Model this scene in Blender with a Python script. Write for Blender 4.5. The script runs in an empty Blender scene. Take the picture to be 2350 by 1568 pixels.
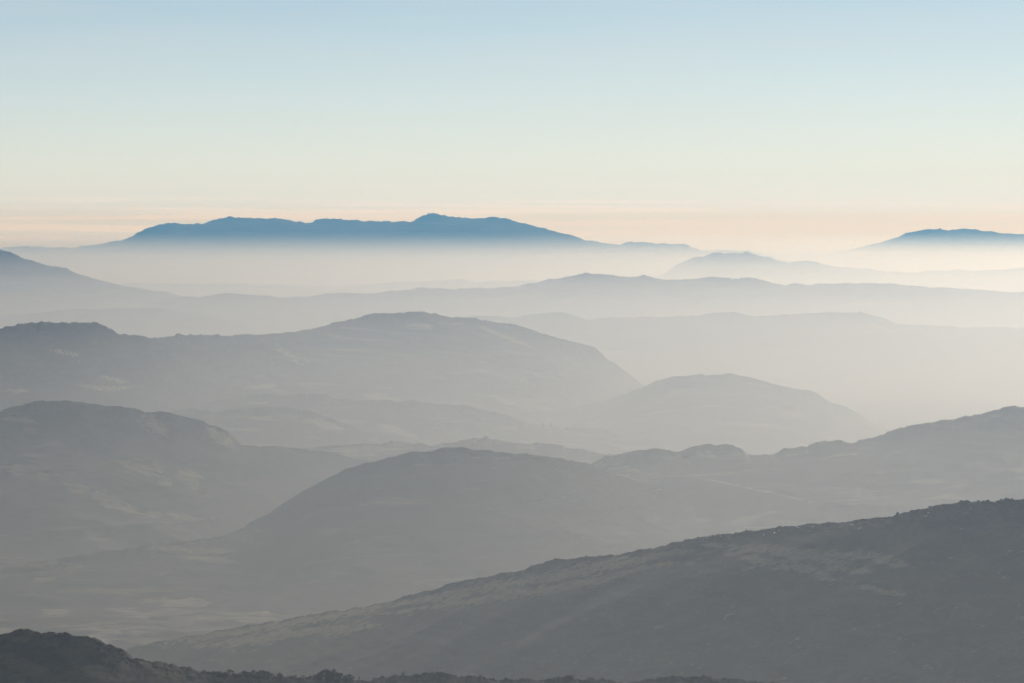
import bpy, bmesh, math, random
import numpy as np
from mathutils import Vector, Matrix

S = bpy.context.scene
COL = S.collection

# ------------------------------------------------------------------ camera
CAM_Z = 900.0
F = 1175.0 / math.tan(math.radians(9.0))      # focal length in units of a 2350-wide picture
cam_d = bpy.data.cameras.new("camera")
cam_d.sensor_width = 36.0
cam_d.lens = 18.0 / math.tan(math.radians(9.0))
cam_d.shift_y = -(784 - 531) / 2350.0
cam_d.clip_start = 1.0
cam_d.clip_end = 250000.0
cam = bpy.data.objects.new("camera", cam_d)
cam.location = (0, 0, CAM_Z)
cam.rotation_euler = (math.radians(90), 0, 0)
COL.objects.link(cam)
S.camera = cam

# ------------------------------------------------------------------ light
SUN_AZ, SUN_EL = 17.0, 20.0                    # degrees to the right of the view, above the horizon
sd = Vector((math.sin(math.radians(SUN_AZ)) * math.cos(math.radians(SUN_EL)),
             math.cos(math.radians(SUN_AZ)) * math.cos(math.radians(SUN_EL)),
             math.sin(math.radians(SUN_EL))))
W = bpy.data.worlds.new("World")
S.world = W
W.use_nodes = True
wn, wl = W.node_tree.nodes, W.node_tree.links
wn.clear()
sky = wn.new("ShaderNodeTexSky")
sky.sky_type = 'NISHITA'
sky.sun_disc = False
sky.sun_elevation = math.radians(SUN_EL)
sky.sun_rotation = math.radians(SUN_AZ)
sky.altitude = 900
sky.air_density = 0.5
sky.dust_density = 0.08
sky.ozone_density = 1.0
bg = wn.new("ShaderNodeBackground")
bg.inputs["Strength"].default_value = 0.077
wo = wn.new("ShaderNodeOutputWorld")
# thin streaks of high cloud low down all round the horizon, and very faint ones higher up
def wmath(op, a, b=None):
    x = wn.new("ShaderNodeMath"); x.operation = op
    for k, v in enumerate((a, b)):
        if v is None: continue
        if isinstance(v, (int, float)): x.inputs[k].default_value = v
        else: wl.new(v, x.inputs[k])
    return x.outputs[0]
def wrange(v, a, b, c=0.0, d=1.0):
    x = wn.new("ShaderNodeMapRange"); x.interpolation_type = 'SMOOTHSTEP'
    for k, q in zip(("From Min", "From Max", "To Min", "To Max"), (a, b, c, d)):
        x.inputs[k].default_value = q
    wl.new(v, x.inputs["Value"])
    return x.outputs[0]
def wnoise(scale, detail, tilt=0.0):
    mp = wn.new("ShaderNodeMapping"); mp.inputs["Scale"].default_value = scale
    mp.inputs["Rotation"].default_value = (0, tilt, 0)
    wl.new(wtc.outputs["Generated"], mp.inputs[0])
    t = wn.new("ShaderNodeTexNoise"); t.inputs["Scale"].default_value = 1.0
    t.inputs["Detail"].default_value = detail; t.inputs["Roughness"].default_value = 0.55
    wl.new(mp.outputs[0], t.inputs["Vector"])
    return t.outputs["Fac"]
wtc = wn.new("ShaderNodeTexCoord")
wsep = wn.new("ShaderNodeSeparateXYZ"); wl.new(wtc.outputs["Generated"], wsep.inputs[0])
el = wsep.outputs["Z"]
band = wmath('MULTIPLY', wrange(el, 0.0115, 0.0075), wrange(el, -0.012, -0.002))
streak = wrange(wnoise((7, 7, 420), 7, 0.006), 0.44, 0.58)
low = wmath('MULTIPLY', wmath('MULTIPLY', band, streak), 0.55)
high = wmath('MULTIPLY', wmath('MULTIPLY', wrange(wnoise((5, 5, 60), 5, 0.10), 0.40, 0.75), wrange(el, 0.01, 0.04)), 0.22)
m1 = wn.new("ShaderNodeMix"); m1.data_type = 'RGBA'
m2 = wn.new("ShaderNodeMix"); m2.data_type = 'RGBA'
def rin(x, k): return [i for i in x.inputs if i.name == k and i.type == 'RGBA'][0]
def rout(x): return [i for i in x.outputs if i.type == 'RGBA'][0]
wl.new(high, m1.inputs["Factor"]); hs = wn.new("ShaderNodeHueSaturation")
hs.inputs["Saturation"].default_value = 0.88
wl.new(sky.outputs[0], hs.inputs["Color"])
tint = wn.new("ShaderNodeMix"); tint.data_type = 'RGBA'; tint.blend_type = 'MULTIPLY'
tint.inputs["Factor"].default_value = 1.0; rin(tint, "B").default_value = (1.0, 1.02, 0.91, 1)
wl.new(hs.outputs[0], rin(tint, "A"))
pale = wn.new("ShaderNodeMix"); pale.data_type = 'RGBA'
wl.new(wrange(el, 0.085, -0.01, 0.0, 0.66), pale.inputs["Factor"])
wl.new(rout(tint), rin(pale, "A")); rin(pale, "B").default_value = (10.4, 9.7, 8.9, 1)
# brighter aerosol glow low in the sky under the sun
gx = wmath('MULTIPLY', wsep.outputs["X"], math.sin(math.radians(10)))
gy = wmath('MULTIPLY', wsep.outputs["Y"], math.cos(math.radians(10)))
gl = wmath('MULTIPLY', wmath('POWER', wmath('MAXIMUM', wmath('ADD', gx, gy), 0.0), 45.0), wrange(el, 0.020, -0.006))
glow = wn.new("ShaderNodeMix"); glow.data_type = 'RGBA'
wl.new(wmath('MULTIPLY', gl, 0.75), glow.inputs["Factor"])
low_mix = wn.new("ShaderNodeMix"); low_mix.data_type = 'RGBA'
wl.new(wrange(el, 0.024, 0.0, 0.0, 0.7), low_mix.inputs["Factor"])
wl.new(rout(pale), rin(low_mix, "A")); rin(low_mix, "B").default_value = (9.2, 10.0, 11.4, 1)
wl.new(rout(low_mix), rin(glow, "A")); rin(glow, "B").default_value = (14.2, 14.2, 14.0, 1)
wl.new(rout(glow), rin(m1, "A")); rin(m1, "B").default_value = (9.0, 9.2, 9.2, 1)
wl.new(low, m2.inputs["Factor"]); wl.new(rout(m1), rin(m2, "A")); rin(m2, "B").default_value = (13.4, 12.6, 12.7, 1)
wl.new(rout(m2), bg.inputs[0])
wl.new(bg.outputs[0], wo.inputs[0])

sl = bpy.data.lights.new("sun", 'SUN')
sl.energy = 2.15
sl.angle = math.radians(0.5)
sl.color = (1.0, 0.91, 0.785)
so = bpy.data.objects.new("sun", sl)
so.rotation_euler = (-sd).to_track_quat('-Z', 'Y').to_euler()
so.location = (0, 0, 3000)
COL.objects.link(so)

S.view_settings.view_transform = 'Standard'
S.view_settings.look = 'None'
S.view_settings.exposure = 0.0
S.view_settings.gamma = 1.0
S.view_settings.use_curve_mapping = False
S.render.engine = 'CYCLES'
S.cycles.volume_bounces = 0
S.cycles.max_bounces = 4
S.cycles.transparent_max_bounces = 64
S.cycles.use_denoising = True

# ------------------------------------------------------------------ helpers
def rng_noise(seed):
    r = np.random.RandomState(seed)
    ang = r.rand(256) * 2 * np.pi
    return np.cos(ang), np.sin(ang), r.permutation(256)

def perlin(x, y, seed=0):
    gx, gy, p = rng_noise(seed)
    xi = np.floor(x).astype(np.int64); yi = np.floor(y).astype(np.int64)
    xf = x - xi; yf = y - yi
    u = xf * xf * xf * (xf * (xf * 6 - 15) + 10)
    v = yf * yf * yf * (yf * (yf * 6 - 15) + 10)
    def g(ix, iy, dx, dy):
        h = p[(p[ix & 255] + iy) & 255]
        return gx[h] * dx + gy[h] * dy
    a = g(xi, yi, xf, yf); b = g(xi + 1, yi, xf - 1, yf)
    c = g(xi, yi + 1, xf, yf - 1); d = g(xi + 1, yi + 1, xf - 1, yf - 1)
    return 1.5 * ((a + (b - a) * u) * (1 - v) + (c + (d - c) * u) * v)

def fbm(x, y, oct=5, seed=0, gain=0.5, ridged=False):
    s = 0; a = 1; t = 0
    for k in range(oct):
        n = perlin(x + 17.3 * k, y - 9.1 * k, seed + k)
        if ridged:
            n = 1 - 2 * np.abs(n)
        s = s + a * n; t += a
        a *= gain; x = x * 2.03; y = y * 2.03
    return s / t

def pchip(xs, ys, x):
    xs = np.asarray(xs, float); ys = np.asarray(ys, float)
    h = np.diff(xs); dl = np.diff(ys) / h
    d = np.zeros_like(ys)
    for i in range(1, len(xs) - 1):
        if dl[i - 1] * dl[i] > 0:
            w1 = 2 * h[i] + h[i - 1]; w2 = h[i] + 2 * h[i - 1]
            d[i] = (w1 + w2) / (w1 / dl[i - 1] + w2 / dl[i])
    d[0] = dl[0]; d[-1] = dl[-1]
    i = np.clip(np.searchsorted(xs, x) - 1, 0, len(xs) - 2)
    t = (x - xs[i]) / h[i]
    t2, t3 = t * t, t * t * t
    return ((2*t3 - 3*t2 + 1) * ys[i] + (t3 - 2*t2 + t) * h[i] * d[i]
            + (-2*t3 + 3*t2) * ys[i+1] + (t3 - t2) * h[i] * d[i+1])

def sstep(t):
    t = np.clip(t, 0, 1)
    return t * t * (3 - 2 * t)

def grid_object(name, X, Y, Z, mat):
    ny, nx = X.shape
    me = bpy.data.meshes.new(name)
    nv = nx * ny
    co = np.stack([X, Y, Z], -1).reshape(-1).astype(np.float32)
    i = (np.arange(ny - 1)[:, None] * nx + np.arange(nx - 1)[None, :]).reshape(-1)
    q = np.stack([i, i + 1, i + nx + 1, i + nx], -1).astype(np.int32)
    me.vertices.add(nv); me.vertices.foreach_set("co", co)
    me.loops.add(q.size); me.loops.foreach_set("vertex_index", q.reshape(-1))
    me.polygons.add(len(q))
    me.polygons.foreach_set("loop_start", np.arange(0, q.size, 4, dtype=np.int32))
    me.polygons.foreach_set("loop_total", np.full(len(q), 4, dtype=np.int32))
    me.polygons.foreach_set("use_smooth", np.ones(len(q), dtype=bool))
    me.update(calc_edges=True)
    me.validate()
    me.materials.append(mat)
    o = bpy.data.objects.new(name, me)
    COL.objects.link(o)
    return o

def structure(o, label):
    o["kind"] = "structure"; o["label"] = label
    return o

# ------------------------------------------------------------------ materials
def moor_material(name, scale=1.0, heather=(0.030, 0.028, 0.022), grass=(0.070, 0.064, 0.036),
                  straw=(0.37, 0.30, 0.175), straw_amount=0.5, bump=1.0, loose=0.5, patch_strength=0.85, patch_scale=1.0):
    m = bpy.data.materials.new(name); m.use_nodes = True
    n, l = m.node_tree.nodes, m.node_tree.links
    b = n["Principled BSDF"]
    b.inputs["Roughness"].default_value = 0.95
    b.inputs["Specular IOR Level"].default_value = 0.15
    geo = n.new("ShaderNodeNewGeometry")
    def noise(sc, detail, stretch=(1, 1, 1), rough=0.6, dist=0.0):
        mp = n.new("ShaderNodeMapping")
        mp.inputs["Scale"].default_value = [s * sc for s in stretch]
        l.new(geo.outputs["Position"], mp.inputs[0])
        t = n.new("ShaderNodeTexNoise")
        t.inputs["Scale"].default_value = 1.0
        t.inputs["Detail"].default_value = detail
        t.inputs["Roughness"].default_value = rough
        t.inputs["Distortion"].default_value = dist
        l.new(mp.outputs[0], t.inputs["Vector"])
        return t.outputs["Fac"]
    def ramp(src, a, c):
        r = n.new("ShaderNodeMapRange"); r.interpolation_type = 'SMOOTHSTEP'
        r.inputs["From Min"].default_value = a; r.inputs["From Max"].default_value = c
        l.new(src, r.inputs["Value"])
        return r.outputs[0]
    def mix(f, a, c):
        x = n.new("ShaderNodeMix"); x.data_type = 'RGBA'
        l.new(f, x.inputs["Factor"])
        for v, k in ((a, "A"), (c, "B")):
            s = [i for i in x.inputs if i.name == k and i.type == 'RGBA'][0]
            if isinstance(v, tuple): s.default_value = (*v, 1)
            else: l.new(v, s)
        return [o for o in x.outputs if o.type == 'RGBA'][0]
    def mul(a, c, op='MULTIPLY'):
        x = n.new("ShaderNodeMath"); x.operation = op
        for k, v in enumerate((a, c)):
            if isinstance(v, (int, float)): x.inputs[k].default_value = v
            else: l.new(v, x.inputs[k])
        return x.outputs[0]
    k = 1.0 / scale
    n1 = noise(k / 160, 6, (1, 1, 3), 0.62, 0.4)
    n2 = noise(k / 55, 7, (0.35, 1, 3.5), 0.66, 0.6)
    n3 = noise(k / 9, 5, (0.7, 1, 2.0), 0.65)
    sep = n.new("ShaderNodeSeparateXYZ"); l.new(geo.outputs["Normal"], sep.inputs[0])
    flat = ramp(sep.outputs["Z"], 0.925, 0.995)
    c1 = mix(ramp(n1, 0.40, 0.62), heather, grass)
    pale = mul(mul(ramp(n2, 0.62 - 0.14 * straw_amount, 0.69 - 0.14 * straw_amount), mul(mul(flat, 0.75), 0.25, 'ADD')), loose)
    at = n.new("ShaderNodeAttribute"); at.attribute_name = "straw_cover"
    n4 = noise(k / (30 * patch_scale), 6, (0.2, 1, 2.5), 0.68, 0.3)
    n5 = noise(k / (9 * patch_scale), 4, (0.25, 1, 2.0), 0.65)
    brk = mul(mul(mul(n4, 0.5, 'SUBTRACT'), 3.2), mul(mul(n5, 0.5, 'SUBTRACT'), 1.6), 'ADD')
    patch = mul(ramp(mul(at.outputs["Fac"], brk, 'ADD'), 0.36, 0.9), patch_strength)
    pale = mul(pale, patch, 'MAXIMUM')
    c2 = mix(pale, c1, straw)
    fine = mix(ramp(n3, 0.2, 0.8), (0.55, 0.55, 0.55), (1.35, 1.35, 1.35))
    mm = n.new("ShaderNodeMix"); mm.data_type = 'RGBA'; mm.blend_type = 'MULTIPLY'
    mm.inputs["Factor"].default_value = 1.0
    ca = [i for i in mm.inputs if i.type == 'RGBA']
    l.new(c2, ca[0]); l.new(fine, ca[1])
    l.new([o for o in mm.outputs if o.type == 'RGBA'][0], b.inputs["Base Color"])
    bp = n.new("ShaderNodeBump"); bp.inputs["Strength"].default_value = 0.6 * bump
    bp.inputs["Distance"].default_value = 3.0 * scale
    l.new(mul(n3, mul(n2, 2.0), 'ADD'), bp.inputs["Height"])
    l.new(bp.outputs[0], b.inputs["Normal"])
    return m

M_NEAR = moor_material("moor_near", 0.22, heather=(0.072, 0.062, 0.047), grass=(0.13, 0.108, 0.064), straw=(0.20, 0.16, 0.10), straw_amount=0.55, patch_strength=0.6)
M_SLOPE = moor_material("moor_slope", 0.6, heather=(0.046, 0.042, 0.033), grass=(0.092, 0.080, 0.047), straw_amount=0.5, patch_strength=0.95, bump=0.45, loose=0.25)
M_MID = moor_material("moor_mid", 2.0, straw_amount=0.55, patch_scale=0.42)
M_FAR = moor_material("moor_far", 5.0, straw_amount=0.4)
M_PLAIN = moor_material("moor_plain", 1.6, straw=(0.44, 0.365, 0.23), straw_amount=0.85, loose=0.55, patch_scale=0.4)

# ------------------------------------------------------------------ hills
HILLS = {}

class Hill:
    """A ridge line in plan (X, Y) with its heights, and slopes falling away in front and behind."""
    def __init__(self, sky, dist, base, wf, wb, crest=0.5, relief=0.0, rscale=300.0, rough=1.0, rough_scale=30.0,
                 terrace=0.0, tstep=25.0, seed=1, stretch=1.0, wf_pts=None, decay=None):
        self.decay = decay or min(0.1 * wf, 110.0)
        px = np.linspace(sky[0][0], sky[-1][0], 1600)
        py = pchip([p[0] for p in sky], [p[1] for p in sky], px)
        D = pchip([p[0] for p in dist], [p[1] for p in dist], np.clip(px, dist[0][0], dist[-1][0])) if len(dist) > 1 else np.full_like(px, dist[0][1])
        self.x = (px - 1175) / F * D
        self.D = D
        self.z = CAM_Z - (py - 531) / F * D
        self.wfv = np.full_like(px, wf) if wf_pts is None else pchip([p[0] for p in wf_pts], [p[1] for p in wf_pts], np.clip(px, wf_pts[0][0], wf_pts[-1][0]))
        self.base, self.wb, self.crest = base, wb, crest
        gx = np.linspace(self.x[0], self.x[-1], 3000)
        gz = np.interp(gx, self.x, self.z)
        win = max(3, int(wf * 0.45 / (gx[1] - gx[0])) | 1)
        win = min(win, 1201)
        ker = np.hanning(win + 2); ker /= ker.sum()
        pad = len(ker) // 2
        e = np.concatenate([np.full(pad, gz[0]), gz, np.full(pad, gz[-1])])
        self.gx, self.gs = gx, np.convolve(e, ker, 'valid')
        self.relief, self.rscale, self.rough, self.rough_scale = relief, rscale, rough, rough_scale
        self.terrace, self.tstep, self.seed, self.stretch = terrace, tstep, seed, stretch

    def height(self, X, Y):
        zr = np.interp(X, self.x, self.z)
        D = np.interp(X, self.x, self.D)
        wf = np.interp(X, self.x, self.wfv)
        zr = zr + 1.35 * self.rough * (fbm(X / self.rough_scale, Y / self.rough_scale * 0.6, 6, self.seed + 40, 0.74)
                              + 0.8 * np.clip(fbm(X / self.rough_scale * 0.35, Y / self.rough_scale * 0.3, 3, self.seed + 60), 0, 1) * fbm(X / self.rough_scale * 2.2, Y / self.rough_scale, 4, self.seed + 80, 0.65))
        d = D - Y
        crest_z = zr
        near = np.exp(-(np.maximum(d, 0) / self.decay) ** 1.3)
        zr = np.where(d > 0, zr * near + np.interp(X, self.gx, self.gs) * (1 - near), zr)
        H = np.maximum(zr - self.base, 5.0)
        t = np.clip(d / wf, 0, 1.3)
        P = self.crest * t * (2 - t) * 0.9 + (1 - self.crest) * sstep(t) + 0.1 * self.crest * t
        z = zr - H * np.clip(P, 0, 1.2)
        m = (1 - np.exp(-np.maximum(d, 0) / (0.22 * wf)))
        n = fbm(X / self.rscale * self.stretch, Y / self.rscale, 7, self.seed, 0.44, True)
        n2 = fbm(X / self.rscale * 0.5 + 5, Y / self.rscale * 0.5, 4, self.seed + 11)
        carve = (0.55 * (1 - n) * 0.5 + 0.45 * (0.5 - 0.5 * n2))
        z = z - self.relief * m * carve
        if self.terrace > 0:
            w = z + self.tstep * 0.9 * fbm(X / self.rscale * 1.3, Y / self.rscale * 1.3, 4, self.seed + 23)
            h = w / self.tstep
            fr = h - np.floor(h)
            tz = self.tstep * (np.floor(h) + sstep(np.clip((fr - 0.35) / 0.65, 0, 1))) - w
            z = z + self.terrace * m * (tz - 0.2 * self.tstep)
        z = np.minimum(z, crest_z + 0.92 * (CAM_Z - crest_z) * np.maximum(d, 0) / np.maximum(D, 1))
        b = np.maximum(-d, 0)
        sr = np.maximum((CAM_Z - zr) / np.maximum(D, 1), 0) * 1.15 + 0.01
        zb = zr - sr * b - np.maximum(H, 5) * sstep(b / self.wb) - 0.0
        return np.where(d >= 0, z, zb)

def cast(f, vx, vy, y0, y1, n=6000):
    """Where the line of sight through a point measured off the photograph meets the slope f."""
    Y = np.linspace(y0, y1, n)
    z = CAM_Z - (vy - 531) / F * Y
    h = f((vx - 1175) / F * Y, Y)
    hit = np.nonzero(h >= z)[0]
    i = hit[0] if len(hit) else int(np.argmin(z - h))
    return np.array([(vx - 1175) / F * Y[i], Y[i], h[i]])

def straw_cover(o, f, y0, y1, patches):
    """Bleached grass patches: how thickly each point of the slope is covered."""
    me = o.data
    co = np.empty(len(me.vertices) * 3, np.float32); me.vertices.foreach_get("co", co)
    co = co.reshape(-1, 3).astype(float)
    cov = np.zeros(len(co))
    q = 0.03 * (y0 + y1) / 2
    wob = 1.0 + 0.9 * fbm(co[:, 0] / q, co[:, 1] / q, 4, 303)
    for pts, w in patches:
        P = []
        for (ax, ay), (bx, by) in zip(pts, pts[1:]):
            m = max(2, int(abs(bx - ax) / 14) + 1)
            P += [cast(f, ax + (bx - ax) * t, ay + (by - ay) * t, y0, y1, 2500) for t in np.linspace(0, 1, m)]
        P = np.array(P)
        wm = 1.7 * w / F * P[:, 1].mean()
        for k in range(len(P) - 1):
            a, b = P[k], P[k + 1]
            sc = np.array([0.7, 0.22, 0.8])
            ab = (b - a) * sc; ap = (co - a) * sc
            t = np.clip((ap @ ab) / max(ab @ ab, 1e-6), 0, 1)
            dd = np.linalg.norm(ap - t[:, None] * ab, axis=1) * wob
            u = (k + t) / (len(P) - 1)
            tp = 0.25 + 0.75 * np.sqrt(np.clip(np.minimum(u, 1 - u) * 3.5, 0, 1))
            cov = np.maximum(cov, tp * np.exp(-(dd / (wm * tp)) ** 2))
    at = me.attributes.new("straw_cover", 'FLOAT', 'POINT')
    at.data.foreach_set("value", cov.astype(np.float32))

PATCH = {
 "l12": [([(320,950),(350,966),(383,1005)],9), ([(473,980),(510,1006),(548,1024)],9), ([(263,1060),(300,1072),(387,1086)],7),
         ([(407,1083),(437,1096),(457,1116)],7), ([(430,1120),(490,1140)],5), ([(0,1068),(67,1078),(123,1098)],8),
         ([(140,1108),(207,1128),(240,1143),(280,1158),(307,1174)],6), ([(310,1178),(400,1186),(467,1190)],5),
         ([(0,960),(60,966),(100,978)],4), ([(50,980),(90,990)],4), ([(360,1106),(400,1112)],4), ([(220,1150),(330,1180)],4)],
 "l8": [([(640,800),(690,830)],5), ([(833,908),(890,907)],5), ([(1110,908),(1200,925),(1277,943)],8), ([(560,890),(640,885)],5), ([(930,745),(1000,752)],5), ([(1090,745),(1230,800)],5)],
 "l8a": [([(108,803),(175,815),(195,845)],3.5), ([(168,886),(260,893),(328,887)],3.5), ([(224,864),(300,880)],3), ([(0,896),(70,897)],3)],
 "l7": [([(2050,925),(2133,952),(2200,952)],6), ([(2060,948),(2130,950)],5), ([(2000,745),(2050,765)],5)],
 "l10": [([(860,975),(960,1005)],8), ([(560,925),(620,925)],5)],
 "l11": [([(700,960),(790,990)],7), ([(560,960),(640,965)],4)],
 "l13": [([(740,1035),(960,1030)],6), ([(1180,1022),(1230,1030)],5), ([(760,1045),(880,1040)],5)],
 "l15": [([(1587,1093),(1700,1116),(1800,1138),(1883,1158)],2.5), ([(1340,1075),(1400,1062)],5), ([(1377,1076),(1463,1103)],7), ([(1400,1068),(1480,1085)],5)],
 "l14": [([(60,1340),(130,1330)],5), ([(330,1258),(560,1268)],5), ([(400,1275),(540,1290)],5), ([(30,1300),(140,1290)],5)],
 "l16": [([(330,1485),(600,1440),(860,1398),(960,1376)],9), ([(700,1425),(1000,1372),(1300,1318),(1560,1268),(1700,1262)],8), ([(860,1412),(1150,1370),(1330,1340),(1500,1300),(1650,1280)],6),
         ([(420,1490),(700,1450),(900,1432)],8), ([(1600,1250),(1780,1262),(1900,1282),(1960,1300)],8), ([(1640,1262),(1760,1290),(1830,1302),(1900,1325),(1970,1338)],7),
         ([(1850,1272),(2000,1277),(2070,1288)],5), ([(1880,1300),(2010,1315)],4), ([(2020,1298),(2090,1297)],4), ([(1950,1342),(2090,1368)],4), ([(1100,1350),(1240,1330)],6)],
 "valley": [([(60,1375),(200,1372),(323,1369)],9), ([(370,1382),(453,1381)],9), ([(235,1397),(330,1406)],7), ([(275,1418),(350,1414)],7), ([(90,1405),(160,1408)],8),
            ([(143,1443),(300,1447),(373,1457)],6), ([(543,1425),(643,1420)],5), ([(680,1400),(780,1393),(840,1390)],7), ([(570,1406),(660,1402)],5), ([(370,1335),(490,1333)],5), ([(393,1350),(480,1348)],7),
            ([(227,1350),(310,1336)],5), ([(0,1404),(30,1402)],6), ([(0,1445),(30,1444)],6), ([(400,1420),(510,1418)],5), ([(500,1375),(530,1375)],4), ([(300,1229),(420,1235),(493,1230)],6), ([(503,1206),(535,1212),(563,1211)],6),
            ([(280,1218),(370,1246)],4), ([(60,1350),(170,1358)],5), ([(370,1400),(380,1400)],4), ([(0,1345),(60,1342)],5), ([(170,1462),(260,1472)],4)],
 "l17": [([(0,1518),(60,1530),(110,1545)],7), ([(20,1552),(60,1566)],6), ([(0,1500),(40,1504)],5), ([(190,1540),(260,1560)],5), ([(310,1517),(380,1530),(440,1540)],7), ([(350,1545),(430,1552)],5), ([(545,1550),(600,1560),(660,1566)],6), ([(740,1556),(800,1562)],4), ([(20,1470),(70,1468)],5), ([(85,1460),(120,1458)],5), ([(230,1510),(300,1530)],3), ([(480,1556),(530,1562)],4), ([(860,1562),(1000,1562)],5)],
}

def build_hill(key, name, label, hill, mat, nx, nf, nb, depth=1.0, margin=0.0):
    HILLS[key] = hill
    x = np.linspace(hill.x[0], hill.x[-1], nx)
    D = np.interp(x, hill.x, hill.D); wf = np.interp(x, hill.x, hill.wfv)
    tf = np.linspace(0, 1, nf)[::-1]
    tf = tf ** 1.35
    tb = np.linspace(0, 1, nb + 1)[1:] ** 1.6
    Y = np.concatenate([D[None, :] - tf[:, None] * wf[None, :] * 1.1 * depth, D[None, :] + tb[:, None] * hill.wb], 0)
    X = np.broadcast_to(x[None, :], Y.shape)
    Z = hill.height(X, Y)
    o = structure(grid_object(name, X, Y, Z, mat), label)
    if key in PATCH:
        straw_cover(o, hill.height, Y.min(), hill.D.max() + 200, PATCH[key])
    return o

BASE = 150.0

L1 = [(-400,585),(-50,573),(0,570),(60,567),(130,569),(160,570),(185,566),(210,564),(240,558),(285,552),(302,543),(318,533),(335,526),(352,521),(370,515),(388,512),(420,514),(450,515),(480,510),(500,504),(535,498),(552,498),(580,502),(625,501),(660,505),(690,511),(712,513),(728,505),(742,502),(770,503),(800,505),(850,508),(900,509),(946,510),(955,503),(968,497),(985,491),(1000,492),(1030,497),(1080,501),(1110,501),(1137,499),(1165,503),(1190,509),(1215,516),(1240,523),(1270,531),(1300,537),(1325,545),(1345,552),(1380,558),(1422,563),(1438,556),(1500,559),(1570,562),(1592,568),(1615,576),(1660,575),(1720,578),(1780,592),(1850,606),(1950,630),(2150,660)]
build_hill("far", "mountain", "long blue flat-topped mountain with a small summit bump on the skyline",
    Hill(L1, [(0, 51000)], 60, 4200, 3500, 0.3, 160, 2500, 48, 200, seed=3), M_FAR, 700, 60, 12)

L1b = [(1500,600),(1615,577),(1700,576),(1760,581),(1830,586),(1855,581),(1890,582),(1930,578),(1960,572),(1990,564),(2030,555),(2060,545),(2080,536),(2100,531),(2125,527),(2150,525),(2165,528),(2180,529),(2200,527),(2226,526),(2260,532),(2300,535),(2350,538),(2450,542),(2800,556),(3400,575)]
build_hill("far_right", "mountain", "pale blue rounded mountain at the right end of the skyline",
    Hill(L1b, [(0, 57500)], 60, 5000, 3500, 0.3, 160, 2500, 48, 200, seed=5), M_FAR, 400, 50, 12)

L3 = [(1300,690),(1440,655),(1500,640),(1535,622),(1560,605),(1600,590),(1630,584),(1660,580),(1690,581),(1720,582),(1760,592),(1800,601),(1850,601),(1920,612),(2000,619),(2080,627),(2120,624),(2200,621),(2300,620),(2350,615),(2450,610),(2700,620)]
build_hill("l3", "hill", "pale hazy hill with a rounded top in front of the low end of the far skyline",
    Hill(L3, [(0, 36000)], 90, 3000, 3000, 0.3, 90, 1500, 45, 230, seed=7), M_FAR, 500, 50, 10)

L4 = [(-100,680),(150,668),(270,655),(300,650),(400,652),(620,652),(680,658),(740,658),(790,660),(830,655),(900,649),(960,648),(1010,642),(1060,643),(1090,647),(1150,645),(1250,644),(1330,643),(1500,660),(1700,690)]
build_hill("l4", "ridge", "faint low misty ridge below the blue mountain",
    Hill(L4, [(0, 33000)], 100, 2500, 3000, 0.3, 70, 1300, 36, 220, seed=9), M_FAR, 450, 40, 10)

L2 = [(-1000,560),(-700,530),(-400,520),(-150,535),(-60,548),(0,577),(25,584),(40,591),(70,596),(100,606),(140,618),(190,632),(230,644),(270,655),(330,664),(420,681),(470,698),(520,730)]
build_hill("l2", "hill", "grey blue hill sloping down from the left edge under the far mountain",
    Hill(L2, [(0, 25000)], 110, 2600, 2600, 0.3, 90, 1300, 36, 200, seed=13), M_FAR, 450, 60, 10)

L5 = [(100,735),(280,712),(410,682),(480,677),(550,673),(600,681),(680,682),(760,677),(850,672),(900,667),(945,665),(990,661),(1060,664),(1130,661),(1200,656),(1240,648),(1280,640),(1320,634),(1350,630),(1390,630),(1420,634),(1450,637),(1490,636),(1545,646),(1620,639),(1720,638),(1760,647),(1800,656),(1900,651),(2020,651),(2100,657),(2250,666),(2350,672),(2500,676),(2800,690)]
build_hill("l5", "ridge", "long pale undulating ridge across the middle distance in the mist",
    Hill(L5, [(0, 23500)], 120, 2600, 2600, 0.35, 110, 1200, 32, 180, seed=17), M_FAR, 800, 70, 10)

L6 = [(-300,745),(-50,735),(0,727),(87,717),(210,710),(300,708),(420,716),(560,745),(700,790)]
build_hill("l6", "hill", "very faint low hill in the mist at the left edge",
    Hill(L6, [(0, 21500)], 130, 2200, 2000, 0.3, 80, 1000, 20, 180, seed=19), M_FAR, 300, 60, 8)

L7 = [(850,760),(980,742),(1060,730),(1100,725),(1140,727),(1170,731),(1230,722),(1290,718),(1320,726),(1350,734),(1400,731),(1480,727),(1540,728),(1600,724),(1660,718),(1690,719),(1720,724),(1740,727),(1780,724),(1820,720),(1850,721),(1890,717),(1960,718),(1990,722),(2020,729),(2045,739),(2070,747),(2110,747),(2150,749),(2250,753),(2350,754),(2500,757),(2800,770)]
build_hill("l7", "ridge", "broad cream grey ridge on the right with gently bumpy top",
    Hill(L7, [(0, 19000)], 110, 4500, 2400, 0.45, 120, 1000, 26, 130, seed=23), M_FAR, 700, 120, 10)

L8a = [(-1000,870),(-700,830),(-400,800),(-100,768),(0,755),(30,748),(60,743),(100,741),(150,738),(160,740),(190,741),(215,742),(235,749),(255,759),(275,768),(300,769),(322,770),(335,773),(348,778),(380,800),(430,845),(500,900)]
build_hill("l8a", "hill", "dark blue grey craggy hill at the left edge with a stepped right shoulder",
    Hill(L8a, [(-400, 9800), (150, 10600), (420, 11900), (600, 12300)], 140, 2200, 1800, 0.4, 120, 700, 17, 80, 0.35, 30, seed=29), M_MID, 500, 140, 10)

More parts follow.
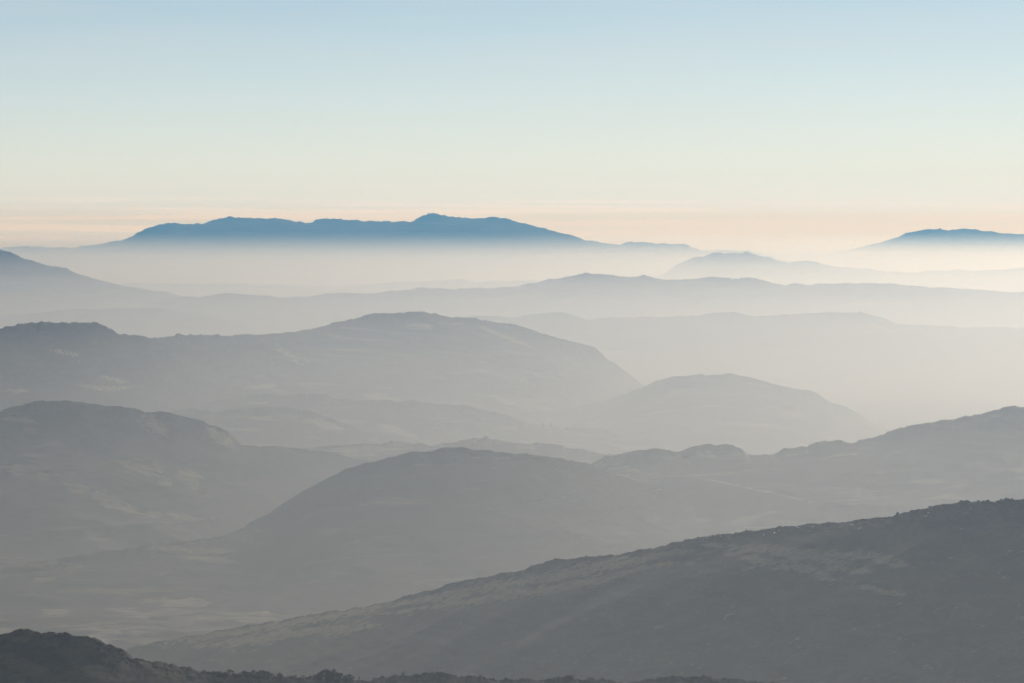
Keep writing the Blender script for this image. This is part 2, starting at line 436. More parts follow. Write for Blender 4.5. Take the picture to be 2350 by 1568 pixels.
L8 = [(150,850),(260,800),(330,781),(348,777),(380,772),(440,768),(480,770),(520,772),(560,770),(600,768),(640,765),(680,760),(720,753),(745,748),(780,740),(810,732),(850,724),(900,720),(940,717),(980,717),(1005,722),(1025,727),(1080,730),(1110,735),(1150,742),(1185,748),(1220,757),(1245,767),(1270,775),(1300,782),(1330,788),(1355,797),(1375,808),(1388,818),(1400,828),(1425,845),(1450,862),(1465,876),(1480,889),(1510,912),(1560,945),(1650,985)]
build_hill("l8", "hill", "big rounded grey hill left of centre with a long slope down to the right",
    Hill(L8, [(150, 11300), (420, 12300), (800, 13700), (1600, 14300)], 140, 3000, 2000, 0.4, 120, 750, 17, 80, 0.3, 30, seed=31), M_MID, 800, 170, 10)

L9 = [(1050,1010),(1150,992),(1220,975),(1300,942),(1380,922),(1430,908),(1482,886),(1510,876),(1540,868),(1565,864),(1590,861),(1620,863),(1650,860),(1675,857),(1700,862),(1720,868),(1760,877),(1790,885),(1820,892),(1850,896),(1875,905),(1900,918),(1925,930),(1950,940),(1975,954),(2000,970),(2025,982),(2045,990),(2120,1030),(2250,1080)]
build_hill("l9", "hill", "smooth pale domed hill right of centre behind the dark right ridge",
    Hill(L9, [(1050, 12300), (2250, 12600)], 140, 2200, 1800, 0.35, 90, 600, 15, 70, 0.2, 25, seed=37), M_MID, 600, 120, 10)

L10 = [(300,960),(430,930),(500,918),(560,912),(620,905),(660,907),(720,905),(765,912),(775,915),(830,918),(900,922),(930,921),(945,918),(960,924),(1050,930),(1080,934),(1100,938),(1130,948),(1170,955),(1200,965),(1225,976),(1300,983),(1380,985),(1400,992),(1420,1000),(1500,1008),(1550,1030),(1650,1060)]
build_hill("l10", "ridge", "low stepped ridge with small knolls below the big rounded hill",
    Hill(L10, [(300, 11600), (1600, 11200)], 140, 1900, 1300, 0.4, 70, 500, 13, 60, 0.3, 20, seed=41), M_MID, 700, 130, 10)

L11 = [(250,975),(330,950),(380,942),(430,939),(470,940),(490,946),(510,942),(560,936),(640,935),(700,943),(760,962),(820,982),(900,1005),(1000,1030)]
build_hill("l11", "knoll", "low faint knoll behind the right shoulder of the left dark hill",
    Hill(L11, [(0, 10500)], 140, 1500, 1200, 0.4, 60, 450, 11, 55, 0.3, 18, seed=43), M_MID, 400, 110, 8)

L13 = [(600,1060),(680,1035),(740,1026),(800,1021),(870,1018),(920,1015),(955,1016),(970,1020),(985,1026),(1010,1021),(1040,1015),(1070,1009),(1100,1006),(1140,1009),(1170,1014),(1200,1018),(1235,1017),(1270,1019),(1300,1027),(1330,1033),(1370,1040),(1400,1045),(1460,1056),(1550,1080)]
build_hill("l13", "ridge", "short double humped ridge peeping over the central hill",
    Hill(L13, [(0, 9300)], 150, 1300, 1100, 0.4, 50, 400, 10, 45, 0.35, 16, seed=47), M_MID, 500, 110, 8)

L12 = [(-1100,1160),(-700,1090),(-300,1030),(-100,975),(0,945),(25,936),(50,929),(80,924),(110,921),(150,920),(180,922),(205,926),(260,932),(300,936),(320,942),(335,946),(380,947),(405,951),(430,959),(460,966),(480,974),(505,983),(520,990),(535,1004),(550,1022),(600,1025),(640,1025),(660,1027),(720,1034),(760,1039),(800,1049),(850,1060),(950,1090)]
build_hill("l12", "hill", "dark slate blue domed hill on the left with pale grassy gullies",
    Hill(L12, [(-300, 7800), (200, 8100), (950, 8800)], 150, 1350, 1400, 0.5, 120, 460, 7, 40, 0.3, 24, seed=53), M_MID, 700, 260, 10)

L15 = [(1100,1180),(1250,1115),(1340,1078),(1370,1057),(1400,1047),(1440,1040),(1490,1031),(1520,1032),(1555,1036),(1580,1029),(1600,1024),(1640,1021),(1670,1022),(1690,1025),(1705,1034),(1718,1046),(1745,1044),(1765,1041),(1775,1043),(1790,1036),(1810,1031),(1850,1025),(1870,1017),(1890,1013),(1925,1013),(1950,1018),(1975,1013),(2000,1007),(2025,998),(2050,987),(2085,980),(2120,973),(2160,966),(2200,961),(2240,952),(2270,945),(2300,938),(2330,933),(2350,934),(2450,928),(2700,905),(3200,880),(3800,905),(4400,990)]
build_hill("l15", "ridge", "grey ridge rising to the right edge with a notch and a rounded knob",
    Hill(L15, [(1100, 8200), (1700, 8000), (2700, 7700)], 150, 1900, 1300, 0.4, 90, 450, 9, 36, 0.35, 20, seed=59), M_MID, 1050, 170, 10)

L14 = [(-1000,1440),(-500,1390),(-200,1340),(0,1305),(60,1297),(120,1285),(180,1276),(250,1265),(300,1258),(350,1250),(420,1242),(480,1236),(540,1221),(570,1204),(600,1189),(650,1155),(675,1140),(700,1125),(740,1104),(780,1083),(820,1071),(850,1063),(875,1056),(900,1048),(930,1041),(960,1035),(985,1037),(1010,1031),(1035,1027),(1070,1030),(1110,1034),(1160,1041),(1200,1042),(1250,1047),(1300,1055),(1350,1065),(1400,1085),(1500,1120),(1650,1180),(1800,1250),(1950,1310),(2300,1400)]
build_hill("l14", "hill", "broad smooth grey domed hill in the centre of the picture",
    Hill(L14, [(-500, 6700), (0, 6750), (600, 7050), (1200, 7250), (1500, 7500), (2300, 7550)], 150, 1300, 1200, 0.35, 60, 420, 8, 34, 0.25, 16, seed=61,
         wf_pts=[(-500, 500), (400, 600), (900, 1200), (2300, 1300)]), M_MID, 800, 190, 10)

# valley floor in front of the central hill
def valley_height(X, Y):
    return 152 + 22 * fbm(X / 420, Y / 300, 7, 71, 0.52) + 9 * fbm(X / 130, Y / 60, 5, 77, 0.55)
x = np.linspace(-2600, 1500, 640); y = np.linspace(4700, 9600, 420)
X, Y = np.meshgrid(x, y)
vf = structure(grid_object("valley_floor", X, Y, valley_height(X, Y), M_PLAIN), "flat valley floor with streaks of pale bleached grass")
straw_cover(vf, valley_height, 4700, 9600, PATCH["valley"])

L16 = [(-300,1600),(150,1528),(260,1505),(300,1488),(360,1475),(420,1463),(480,1452),(540,1441),(600,1430),(660,1421),(720,1410),(800,1398),(860,1390),(900,1378),(950,1365),(1000,1350),(1040,1338),(1080,1330),(1120,1322),(1160,1315),(1190,1309),(1215,1301),(1240,1292),(1270,1285),(1310,1281),(1350,1277),(1400,1273),(1450,1268),(1470,1262),(1500,1257),(1540,1249),(1570,1240),(1600,1233),(1650,1228),(1700,1222),(1750,1215),(1790,1210),(1850,1203),(1900,1200),(1950,1195),(2000,1192),(2030,1186),(2060,1181),(2085,1175),(2110,1170),(2130,1168),(2150,1161),(2175,1156),(2200,1153),(2250,1151),(2300,1149),(2350,1145),(2450,1135),(2700,1112),(3200,1085),(3800,1110),(4400,1230),(5000,1450)]
build_hill("l16", "ridge", "dark grey moorland ridge sweeping up from lower left to the right edge",
    Hill(L16, [(-300, 5400), (300, 5100), (1270, 4500), (2700, 3800)], 140, 1500, 900, 0.25, 50, 230, 4.8, 26, 0.2, 9, seed=67, stretch=0.6, decay=40), M_SLOPE, 1700, 340, 12, depth=0.8)

L17 = [(-1300,1560),(-800,1500),(-300,1478),(-80,1470),(-30,1463),(0,1456),(20,1450),(36,1445),(50,1442),(62,1443),(78,1448),(96,1454),(112,1453),(125,1451),(140,1451),(155,1453),(165,1459),(176,1461),(192,1462),(212,1464),(228,1470),(240,1474),(252,1478),(262,1484),(272,1488),(284,1491),(294,1501),(301,1512),(312,1514),(340,1516),(360,1518),(385,1524),(410,1531),(440,1534),(480,1543),(520,1548),(560,1550),(600,1552),(640,1553),(700,1556),(760,1558),(815,1561),(835,1562),(870,1555),(900,1552),(950,1549),(990,1545),(1005,1543),(1025,1548),(1060,1552),(1090,1552),(1115,1553),(1140,1560),(1165,1561),(1200,1558),(1240,1562),(1260,1560),(1285,1553),(1310,1553),(1330,1558),(1370,1558),(1400,1562),(1440,1567),(1480,1560),(1530,1555),(1600,1553),(1650,1556),(1720,1562),(1800,1572),(2000,1590),(2500,1640)]
build_hill("l17", "foreground_ridge", "nearest dark rocky heather ridge along the bottom left edge",
    Hill(L17, [(-300, 2800), (300, 2860), (1000, 2990), (2500, 3050)], 330, 650, 450, 0.5, 26, 70, 4.0, 13, 0.6, 5, seed=73, decay=28), M_NEAR, 1450, 260, 14)

# the ground out to the horizon
xs = np.concatenate([np.linspace(-60000, -3000, 60), np.linspace(-2800, 2800, 80), np.linspace(3000, 60000, 60)])
ys = np.concatenate([np.linspace(-8000, 4000, 20), np.linspace(4200, 30000, 130), np.linspace(31000, 72000, 50)])
X, Y = np.meshgrid(xs, ys)
Z = 120 + 18 * fbm(X / 1800, Y / 1800, 4, 91)
structure(grid_object("ground", X, Y, Z, M_MID), "low hazy ground between the hills")

# ------------------------------------------------------------------ details on the slopes
R = random.Random(5)

def plain(name, col, rough=0.9, spec=0.2, var=0.25, scale=2.0):
    m = bpy.data.materials.new(name); m.use_nodes = True
    n, l = m.node_tree.nodes, m.node_tree.links
    b = n["Principled BSDF"]; b.inputs["Roughness"].default_value = rough
    b.inputs["Specular IOR Level"].default_value = spec
    g = n.new("ShaderNodeNewGeometry"); t = n.new("ShaderNodeTexNoise")
    t.inputs["Scale"].default_value = scale; t.inputs["Detail"].default_value = 5
    l.new(g.outputs["Position"], t.inputs["Vector"])
    r = n.new("ShaderNodeValToRGB")
    r.color_ramp.elements[0].position = 0.3; r.color_ramp.elements[1].position = 0.7
    r.color_ramp.elements[0].color = (*[c * (1 - var) for c in col], 1)
    r.color_ramp.elements[1].color = (*[c * (1 + var) for c in col], 1)
    l.new(t.outputs["Fac"], r.inputs[0]); l.new(r.outputs[0], b.inputs["Base Color"])
    return m

M_LEAF = plain("leaves", (0.042, 0.052, 0.030), 0.8, 0.25, 0.4, 0.8)
M_BARK = plain("bark", (0.06, 0.05, 0.04))
M_ROCK = plain("grey_rock", (0.11, 0.105, 0.095), 0.85, 0.3, 0.35, 0.9)
M_QUARTZ = plain("pale_rock", (0.80, 0.78, 0.74), 0.35, 0.5, 0.08)
M_WALL = plain("whitewash", (0.80, 0.78, 0.74), 0.7, 0.3, 0.05)
M_SLATE = plain("slate_roof", (0.55, 0.55, 0.56), 0.3, 0.6, 0.1)
M_GLASS = plain("window_glass", (0.03, 0.035, 0.04), 0.1, 0.6, 0.1)
M_ROAD = plain("road_surface", (0.24, 0.23, 0.21), 0.6, 0.4, 0.08, 0.05)
M_WOOD = plain("weathered_wood", (0.09, 0.08, 0.07))

def mesh(name, bm, mat):
    me = bpy.data.meshes.new(name); bm.to_mesh(me); bm.free()
    me.materials.append(mat)
    return me

def part(name, me, parent):
    o = bpy.data.objects.new(name, me); COL.objects.link(o); o.parent = parent
    return o

def thing(name, label, cat, loc, rz=0.0, sc=(1, 1, 1), group=None, me=None):
    o = bpy.data.objects.new(name, me); COL.objects.link(o)
    o.location = loc; o.rotation_euler = (0, 0, rz); o.scale = sc
    o["label"] = label; o["category"] = cat
    if group: o["group"] = group
    return o

def tube(bm, a, b, ra, rb, n=6):
    a, b = Vector(a), Vector(b)
    q = (b - a).to_track_quat('Z', 'Y').to_matrix()
    rings = []
    for p, r in ((a, ra), (b, rb)):
        rings.append([bm.verts.new(p + q @ Vector((r * math.cos(2 * math.pi * k / n), r * math.sin(2 * math.pi * k / n), 0))) for k in range(n)])
    for k in range(n):
        bm.faces.new((rings[0][k], rings[0][(k + 1) % n], rings[1][(k + 1) % n], rings[1][k]))
    bm.faces.new(rings[1]); bm.faces.new(rings[0][::-1])

def tree_meshes(seed, w, low, lean=0.0):
    """A tree one unit high: tapered trunk with limbs, and a crown of leaf clumps with gaps."""
    r = random.Random(seed)
    bm = bmesh.new()
    tube(bm, (0, 0, -0.06), (lean * 0.3, 0, 0.3), 0.035, 0.026)
    tube(bm, (lean * 0.3, 0, 0.28), (lean * 0.8, 0, 0.75), 0.026, 0.008)
    tips = [(lean * 0.8, 0, 0.78)]
    for k in range(6):
        a = k * 1.05 + r.uniform(-.3, .3); z0 = r.uniform(0.22, 0.5)
        t = (lean * 0.5 + math.cos(a) * w * r.uniform(.5, .85), math.sin(a) * w * r.uniform(.5, .85), z0 + r.uniform(.12, .32))
        tube(bm, (lean * z0, 0, z0), t, 0.016, 0.005, 5); tips.append(t)
    trunk = mesh("trunk", bm, M_BARK)
    bm = bmesh.new()
    cl = []
    for t in tips: cl.append((t, r.uniform(.14, .2)))
    for k in range(16):
        a = r.uniform(0, 6.28); q = r.random() ** .5 * w; z = low + (1 - low - .12) * r.random()
        q *= math.sin(math.pi * min(1, (z - low + .12) / (1.02 - low))) ** .6
        cl.append(((lean * z + math.cos(a) * q, math.sin(a) * q, z), r.uniform(.09, .17)))
    for (c, rad) in cl:
        for k in range(34):
            d = Vector((r.gauss(0, 1), r.gauss(0, 1), r.gauss(0, .8))).normalized() * rad * r.random() ** .4
            p = Vector(c) + d
            if p.z < low * .6 or p.z > 1.0: continue
            s_ = r.uniform(.022, .05)
            u = Vector((r.gauss(0, 1), r.gauss(0, 1), r.gauss(0, 1))).normalized()
            v = u.orthogonal().normalized()
            bm.faces.new([bm.verts.new(p + u * s_), bm.verts.new(p + v * s_ * .8), bm.verts.new(p - u * s_), bm.verts.new(p - v * s_ * .8)])
    return trunk, mesh("crown", bm, M_LEAF)

TREES = [tree_meshes(1, .42, .16), tree_meshes(2, .5, .1, .08), tree_meshes(3, .36, .2, -.05)]
SHRUBS = [tree_meshes(11, .75, .02), tree_meshes(12, .9, .02, .1)]
COLUMN = tree_meshes(21, .16, .12)

def plant(kind, meshes, name, label, cat, loc, h, wide=1.0, group=None):
    o = thing(name, label, cat, loc, R.uniform(0, 6.28), (h * wide, h * wide, h), group)
    part("trunk" if name != "shrub" else "stem", meshes[0], o)
    part("crown" if name != "shrub" else "foliage", meshes[1], o)
    return o

f17 = HILLS["l17"].height
def crest17(vx, d):
    """A point just in front of the nearest ridge's crest."""
    h = HILLS["l17"]
    D = np.interp((vx - 1175) / F * 2920, h.x, h.D) - d
    x = (vx - 1175) / F * D
    return np.array([x, D, float(f17(np.array([x]), np.array([D]))[0])])

ORD = 'first second third fourth fifth sixth seventh eighth ninth tenth eleventh twelfth thirteenth fourteenth fifteenth'.split()
M_PER_V = 2920 / F
T1 = "%s tree from the left in the long low clump on the foreground ridge"
T2 = "%s tree from the left in the tall rounded clump beside the white boulders"
for n_, (vx, ht, d) in enumerate([(488, 9, 4), (497, 12, 6), (506, 14, 5), (516, 16, 8), (527, 15, 4), (538, 14, 7), (549, 13, 5), (560, 15, 6), (570, 16, 8), (580, 17, 5), (590, 18, 7), (599, 20, 5), (608, 20, 8), (618, 15, 4), (628, 12, 6)]):
    plant(0, R.choice(TREES), "tree", T1 % ORD[n_], "tree", crest17(vx, d), ht * M_PER_V * 1.1, 1.25, "trees in the long low clump on the nearest ridge")
for n_, (vx, ht, d) in enumerate(sorted([(712, 10, 4), (721, 13, 6), (730, 17, 5), (738, 21, 8), (747, 26, 6), (756, 27, 9), (765, 27, 6), (774, 23, 8), (783, 19, 5), (792, 15, 7), (801, 15, 5), (809, 11, 4), (752, 18, 14), (770, 18, 14)])):
    plant(0, R.choice(TREES), "tree", T2 % ORD[n_], "tree", crest17(vx, d), ht * M_PER_V * 1.05, 1.1, "trees in the tall rounded clump on the nearest ridge")
plant(0, TREES[0], "tree", "small round tree alone between the two dark clumps on the foreground ridge", "tree", crest17(642, 4), 15 * M_PER_V, 1.3)
for n_, (vx, ht, d) in enumerate([(660, 7, 3), (669, 8, 4), (678, 6, 3), (687, 8, 5), (696, 7, 3), (704, 9, 4)]):
    plant(0, R.choice(SHRUBS), "shrub", "%s low shrub from the left in the row before the tall tree clump" % ORD[n_], "shrub", crest17(vx, d), ht * M_PER_V, 1.0, "low shrubs in the gap between the tree clumps")
for vx, ht in [(858, 7), (878, 6), (905, 7), (926, 8), (936, 6), (945, 9), (960, 7), (978, 7), (992, 8), (1004, 10), (1014, 10), (1026, 7), (1045, 7), (1060, 8), (1082, 6), (1102, 8), (1118, 8), (1132, 7), (1175, 6), (1196, 8), (1215, 7), (1283, 8), (1293, 10), (1303, 10), (1314, 8)]:
    plant(0, R.choice(SHRUBS), "shrub", "dark low shrub on the heathery knolls along the bottom edge of the picture", "shrub", crest17(vx, R.uniform(1, 6)), ht * M_PER_V * .8, 1.1, "shrubs on the knolls along the bottom edge")

def rock_mesh(seed, mat, flat=0.7):
    r = random.Random(seed)
    bm = bmesh.new()
    bmesh.ops.create_icosphere(bm, subdivisions=2, radius=1.0)
    cuts = [(Vector((r.gauss(0, 1), r.gauss(0, 1), r.gauss(0.2, .8))).normalized(), r.uniform(.55, .9)) for _ in range(9)]
    for v in bm.verts:
        for nrm, dd in cuts:
            q = v.co.dot(nrm) - dd
            if q > 0: v.co -= nrm * q
        v.co *= 1 + r.uniform(-.05, .05)
        v.co.z *= flat
    return mesh("boulder", bm, mat)
ROCKS = [rock_mesh(k, M_ROCK) for k in (31, 32, 33, 34)]
PALES = [rock_mesh(k, M_QUARTZ, .6) for k in (41, 42, 43)]

def rock(me, loc, s, label, group, sink=.25):
    return thing("boulder", label, "boulder", (loc[0], loc[1], loc[2] + s * .2), R.uniform(0, 6.28),
                 (s * R.uniform(.8, 1.5), s * R.uniform(.8, 1.3), s * R.uniform(.7, 1.2)), group, me)

for vx, s_ in [(48, 1.3), (58, 1.0), (97, .9), (128, 1.4), (143, 1.6), (160, 1.3), (177, 1.5), (185, 1.0), (206, .9), (223, 1.1), (236, 1.0), (247, 1.4), (258, 1.3), (266, .9), (276, 1.9), (283, 1.4), (290, 1.5), (296, 1.8), (302, 1.3)]:
    rock(R.choice(ROCKS), crest17(vx, R.uniform(-1, 4)), s_ * 1.3, "grey boulder on the craggy skyline of the foreground mound at lower left", "boulders on the foreground mound")
for vx, vy, s_ in [(225, 1490, 1.6), (240, 1500, 1.2), (262, 1508, 1.8), (270, 1520, 1.3), (285, 1512, 1.5), (250, 1488, 1.2), (210, 1482, 1.1), (175, 1476, 1.0), (292, 1522, 1.2)]:
    rock(R.choice(ROCKS), cast(f17, vx, vy, 2200, 3000), s_ * 1.3, "grey boulder bedded in the dark right flank of the foreground mound", "boulders in the flank of the foreground mound")
for n_, vx in enumerate((1568, 1578, 1588, 1596)):
    rock(R.choice(ROCKS), crest17(vx, R.uniform(0, 3)), R.uniform(1.6, 2.4), "%s boulder from the left of the small outcrop at the bottom edge" % ORD[n_], "boulders of the outcrop at the bottom edge")
for n_, (vx, vy) in enumerate([(706, 1542), (713, 1543), (727, 1544), (734, 1544)]):
    p = crest17(vx, 34)
    rock(R.choice(PALES), p, 1.0, "%s bright white boulder from the left beside the tall tree clump" % ORD[n_], "bright white boulders beside the tree clump")
p = crest17(824, 2)
bm = bmesh.new(); tube(bm, (0, 0, -.5), (0.06, 0, 3.2), .55, .4, 8); tube(bm, (0.06, 0, 3.2), (.1, 0, 3.7), .4, .15, 8)
thing("standing_stone", "single upright stone post right of the tall tree clump on the skyline", "stone", p, 0, (1, 1, 1), None, mesh("standing_stone", bm, M_ROCK))

h16 = HILLS["l16"]; f16 = h16.height
def crest(h, vx, d=0.0):
    D = float(np.interp(vx, np.array([-300, 2700]), np.array([h.D[0], h.D[-1]])))
    for _ in range(6):
        D = float(np.interp((vx - 1175) / F * D, h.x, h.D))
    D -= d
    x = (vx - 1175) / F * D
    return np.array([x, D, float(h.height(np.array([x]), np.array([D]))[0])])
for vx in (1222, 1275, 1346, 1470, 1545, 1572, 1602, 1618, 1630, 1636, 1650, 1668, 1690, 1712, 1755, 1790, 1846, 1872, 1935, 1990, 2035, 2060, 2085, 2108, 2135, 2152, 2166, 2174, 2181, 2196, 2206, 2218, 2236, 2246, 2258, 2266, 2272, 2284, 2298, 2310, 2322, 2336, 2345):
    rock(R.choice(ROCKS), crest(h16, vx, R.uniform(-4, 10)), R.uniform(1.4, 3.4), "dark boulder breaking the skyline of the long moorland ridge on the right", "boulders on the skyline of the right ridge")
for n_, (vx, vy) in enumerate([(1655, 1232), (1753, 1228), (1777, 1224), (1789, 1218), (1832, 1212), (1866, 1209), (1856, 1220), (1898, 1221), (1952, 1204), (1956, 1206), (1972, 1214), (1975, 1212), (2123, 1186), (2127, 1186), (2131, 1178)]):
    rock(R.choice(PALES), cast(f16, vx, vy, 3300, 4600), 1.5, "%s white boulder from the left below the skyline of the right moorland ridge" % ORD[n_], "white boulders below the skyline of the right ridge")
bm = bmesh.new(); tube(bm, (0, 0, -.5), (0, 0, 5.2), .16, .12, 8); tube(bm, (-.9, 0, 4.7), (.9, 0, 4.7), .08, .08, 6)
thing("pole", "thin pole with a crossbar on the skyline of the right moorland ridge", "pole", crest(h16, 1866, 1), .3, (1, 1, 1), None, mesh("pole", bm, M_WOOD))

f8 = HILLS["l8"].height
for X_, Y_ in [(650,380),(835,505),(890,530),(948,518),(930,552),(1040,600),(1080,600),(1140,585),(1175,658),(1205,655),(1240,680),(1250,760),(1320,770),(1310,800),(1355,775),(1380,910),(1340,595),(1500,710),(1520,715),(1570,780),(1490,860),(1440,840),(1015,475),(965,445),(1020,670),(970,660),(880,430),(1120,640),(1285,735),(1340,840),(1985,962)]:
    p = cast(f8, 548.3 + .1 * X_, 752 + .1 * Y_, 9800, 14400)
    rock(R.choice(PALES), p, R.uniform(2.2, 4.2), "white boulder in the sparkling scree streak on the left side of the big rounded hill", "white boulders of the scree streak")
for n_, (vx, vy) in enumerate(sorted([(420, 780), (411, 787), (435, 793), (402, 794), (430, 786), (470, 806), (487, 820)])):
    rock(R.choice(PALES), cast(f8, vx, vy, 9000, 14400), R.uniform(1.8, 3.0), "%s white boulder from the left scattered near the saddle of the big hill" % ORD[n_], "white boulders near the saddle")
for vx, lab in ((1059.6, "left one of two small cairns on the big rounded hill's right shoulder"), (1066.5, "right one of two small cairns on the big rounded hill's right shoulder")):
    bm = bmesh.new()
    for k in range(5): tube(bm, (R.uniform(-.4, .4), R.uniform(-.4, .4), k * 1.6 - .6), (0, 0, k * 1.6 + 1.2), 3.2 - .6 * k, 2.8 - .6 * k, 7)
    thing("cairn", lab, "cairn", crest(HILLS["l8"], vx, 2), 0, (1, 1, 1), None, mesh("cairn", bm, M_ROCK))

# ---- small whitewashed farmhouses
def box(bm, lo, hi):
    v = [bm.verts.new((x_, y_, z_)) for z_ in (lo[2], hi[2]) for y_ in (lo[1], hi[1]) for x_ in (lo[0], hi[0])]
    for f in ((0, 2, 3, 1), (4, 5, 7, 6), (0, 1, 5, 4), (2, 6, 7, 3), (0, 4, 6, 2), (1, 3, 7, 5)):
        bm.faces.new([v[k] for k in f])
bm = bmesh.new(); box(bm, (-6, -3.2, -1.5), (6, 3.2, 4.2))
a = [bm.verts.new(q) for q in ((-6, -3.2, 4.2), (-6, 3.2, 4.2), (-6, 0, 6.6), (6, -3.2, 4.2), (6, 3.2, 4.2), (6, 0, 6.6))]
bm.faces.new((a[0], a[2], a[1])); bm.faces.new((a[3], a[4], a[5]))
H_WALL = mesh("wall", bm, M_WALL)
bm = bmesh.new()
for sgn in (-1, 1):
    q = [(-6.4, sgn * 3.7, 3.95), (6.4, sgn * 3.7, 3.95), (6.4, 0, 6.8), (-6.4, 0, 6.8)]
    lo_ = [bm.verts.new(p) for p in q]; up = [bm.verts.new((p[0], p[1], p[2] + .25)) for p in q]
    bm.faces.new(lo_); bm.faces.new(up)
    for k in range(4): bm.faces.new((lo_[k], lo_[(k + 1) % 4], up[(k + 1) % 4], up[k]))
bmesh.ops.recalc_face_normals(bm, faces=bm.faces)
H_ROOF = mesh("roof", bm, M_SLATE)
bm = bmesh.new(); box(bm, (-5.6, -.5, 6.2), (-4.6, .5, 8.0)); H_CHIM = mesh("chimney", bm, M_WALL)
bm = bmesh.new(); box(bm, (-.5, -3.26, 1.0), (.5, -3.21, 2.3)); H_WIN = mesh("window", bm, M_GLASS)
bm = bmesh.new(); box(bm, (-.5, -3.26, 0.0), (.5, -3.21, 2.1)); H_DOOR = mesh("door", bm, M_WOOD)
def house(loc, rz, sc, label, group=None):
    o = thing("farmhouse", label, "house", loc, rz, (sc, sc, sc), group)
    part("wall", H_WALL, o); rf = part("roof", H_ROOF, o); part("chimney", H_CHIM, rf)
    for x_ in (-4, -2, 2, 4): part("window", H_WIN, o).location.x = x_
    part("door", H_DOOR, o)
    return o
f12 = HILLS["l12"].height; f13 = HILLS["l13"].height; f10 = HILLS["l10"].height; f15 = HILLS["l15"].height
def ground12(X, Y): return np.maximum(f12(X, Y), valley_height(X, Y))
def hc(f, vx, vy, y0, y1): return cast(f, vx, vy, y0, y1)
house(hc(ground12, 460, 1196.5, 6200, 9000), .3, 1.0, "tiny white farmhouse beside the pale valley road near its right end")
house(hc(ground12, 489, 1193, 6200, 9000), -.2, .9, "tiny white farmhouse at the very right end of the pale valley road")
house(hc(f10, 1001, 1018, 9800, 11500), .1, 1.1, "largest white farmhouse in the dip behind the double humped ridge", None)
house(hc(f10, 1007, 1019, 9800, 11500), -.5, .9, "small white farmhouse touching the right of the largest one in the dip")
house(hc(f10, 985, 1013, 9800, 11500), .4, .8, "small white farmhouse left of the largest one in the dip")
house(hc(f10, 1006, 975, 9800, 11500), 0, .9, "lone white farmhouse high on the stepped ridge above the dip")
house(hc(f10, 1181, 981, 9800, 11600), .2, .9, "white farmhouse on the stepped ridge left of the two tall thin trees")
house(hc(f10, 1256, 984, 9800, 11600), -.1, 1.0, "white farmhouse directly below the two tall thin trees on the stepped ridge")
house(hc(f10, 1298, 984, 9800, 11600), .3, 1.0, "white farmhouse on the stepped ridge right of the two tall thin trees")
house(hc(f15, 1687, 1092, 5800, 7700), .2, .7, "lone white farmhouse on the grey right ridge below its notch")
house(hc(f15, 1513, 1088, 5800, 7700), -.3, .7, "lone white farmhouse below the first bump of the grey right ridge")
house(crest(HILLS["l15"], 1722, 2), .1, .8, "pale farmhouse standing on the skyline in the notch of the grey right ridge")
house(crest(HILLS["l13"], 1115, 2), .1, 1.0, "farmhouse standing on top of the right hump of the double humped ridge")
for vx, hh, lab in ((1245, 15, "slimmer left one of two tall dark trees on the low stepped ridge"), (1263, 17, "broader right one of two tall dark trees on the low stepped ridge")):
    p = crest(HILLS["l10"], vx, 6)
    o = thing("tree", lab, "tree", p, 0, (hh * (1.2 if vx > 1250 else .8), hh, hh), None)
    part("trunk", COLUMN[0], o); part("crown", COLUMN[1], o)

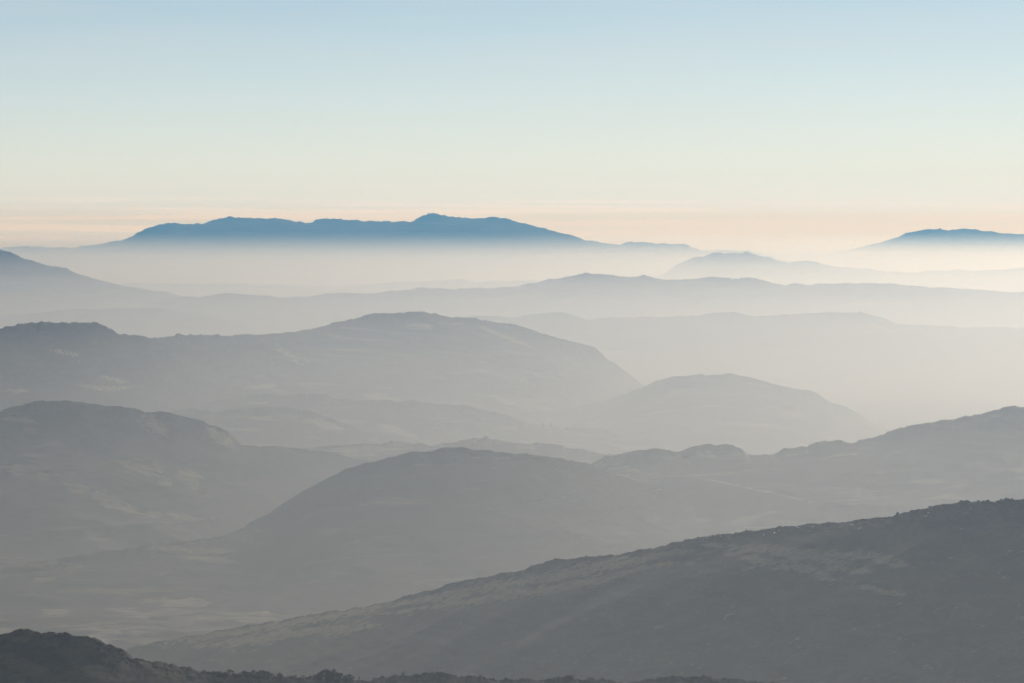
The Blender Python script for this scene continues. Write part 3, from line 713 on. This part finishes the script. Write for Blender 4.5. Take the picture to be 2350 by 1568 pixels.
# ---- the valley road
cl = [(-20, 1234), (60, 1226), (133, 1219), (180, 1214), (240, 1208), (333, 1203), (420, 1199.5), (462, 1197), (490, 1193.5)]
px = np.linspace(-20, 490, 90); py = pchip([c[0] for c in cl], [c[1] for c in cl], px)
P = np.array([cast(ground12, a_, b_, 6200, 9200, 4000) for a_, b_ in zip(px, py)])
ker = np.hanning(43)[1:-1]; ker /= ker.sum()
Ys = np.convolve(np.pad(P[:, 1], 20, 'edge'), ker, 'valid'); Xs = np.convolve(np.pad(P[:, 0], 20, 'edge'), ker, 'valid')
Zs = np.convolve(np.pad(ground12(Xs, Ys), 12, 'edge'), np.ones(25) / 25, 'valid') * 0.5 + 0.5 * ground12(Xs, Ys)
bm = bmesh.new(); prev = None
for k in range(len(Xs)):
    row = []
    for off in (-4.5, 4.5):
        zz = Zs[k] + 2.5
        row.append(bm.verts.new((Xs[k], Ys[k] + off, zz)))
    if prev: bm.faces.new((prev[0], row[0], row[1], prev[1]))
    prev = row
structure(thing("road", "pale road running along the left valley", "road", (0, 0, 0), 0, (1, 1, 1), None, mesh("road", bm, M_ROAD)), "thin pale road running along the foot of the left hill")
for o in [o for o in COL.objects if o.name == "road"]:
    del o["category"]

# ------------------------------------------------------------------ haze and valley mist
def air_box(name, lo, hi, density, color, g, label):
    bm = bmesh.new()
    bmesh.ops.create_cube(bm, size=1.0)
    for v in bm.verts:
        v.co = Vector([lo[i] + (v.co[i] + 0.5) * (hi[i] - lo[i]) for i in range(3)])
    me = bpy.data.meshes.new(name); bm.to_mesh(me); bm.free()
    m = bpy.data.materials.new(name); m.use_nodes = True
    n, l = m.node_tree.nodes, m.node_tree.links
    n.clear()
    v = n.new("ShaderNodeVolumePrincipled")
    v.inputs["Color"].default_value = (*color, 1)
    v.inputs["Density"].default_value = density
    v.inputs["Anisotropy"].default_value = g
    v.inputs["Absorption Color"].default_value = (1, 1, 1, 1)
    o_ = n.new("ShaderNodeOutputMaterial")
    l.new(v.outputs[0], o_.inputs["Volume"])
    me.materials.append(m)
    o = bpy.data.objects.new(name, me); COL.objects.link(o)
    o["kind"] = "stuff"; o["label"] = label
    return o

MIST = (0.94, 0.968, 0.985)
air_box("haze", (-70000, -12000, 20), (70000, 76000, 1205), 2.8e-5, (0.19, 0.50, 1.0), 0.42, "thin blue air haze over the whole view")
for k, (top, dens) in enumerate([(888, 0.10e-5), (866, 0.18e-5), (842, 0.32e-5), (812, 0.55e-5), (775, 0.9e-5), (730, 1.5e-5), (670, 3.1e-5), (580, 5.0e-5), (440, 4.6e-5), (280, 5.5e-5)]):
    air_box("mist", (-69000 + 500 * k, -11500 + 200 * k, 30 + 5 * k), (69000 - 500 * k, 75500 - 200 * k, top), 0.96 * dens, MIST, 0.77,
            "pale morning mist lying in the valleys below the blue mountain tops")
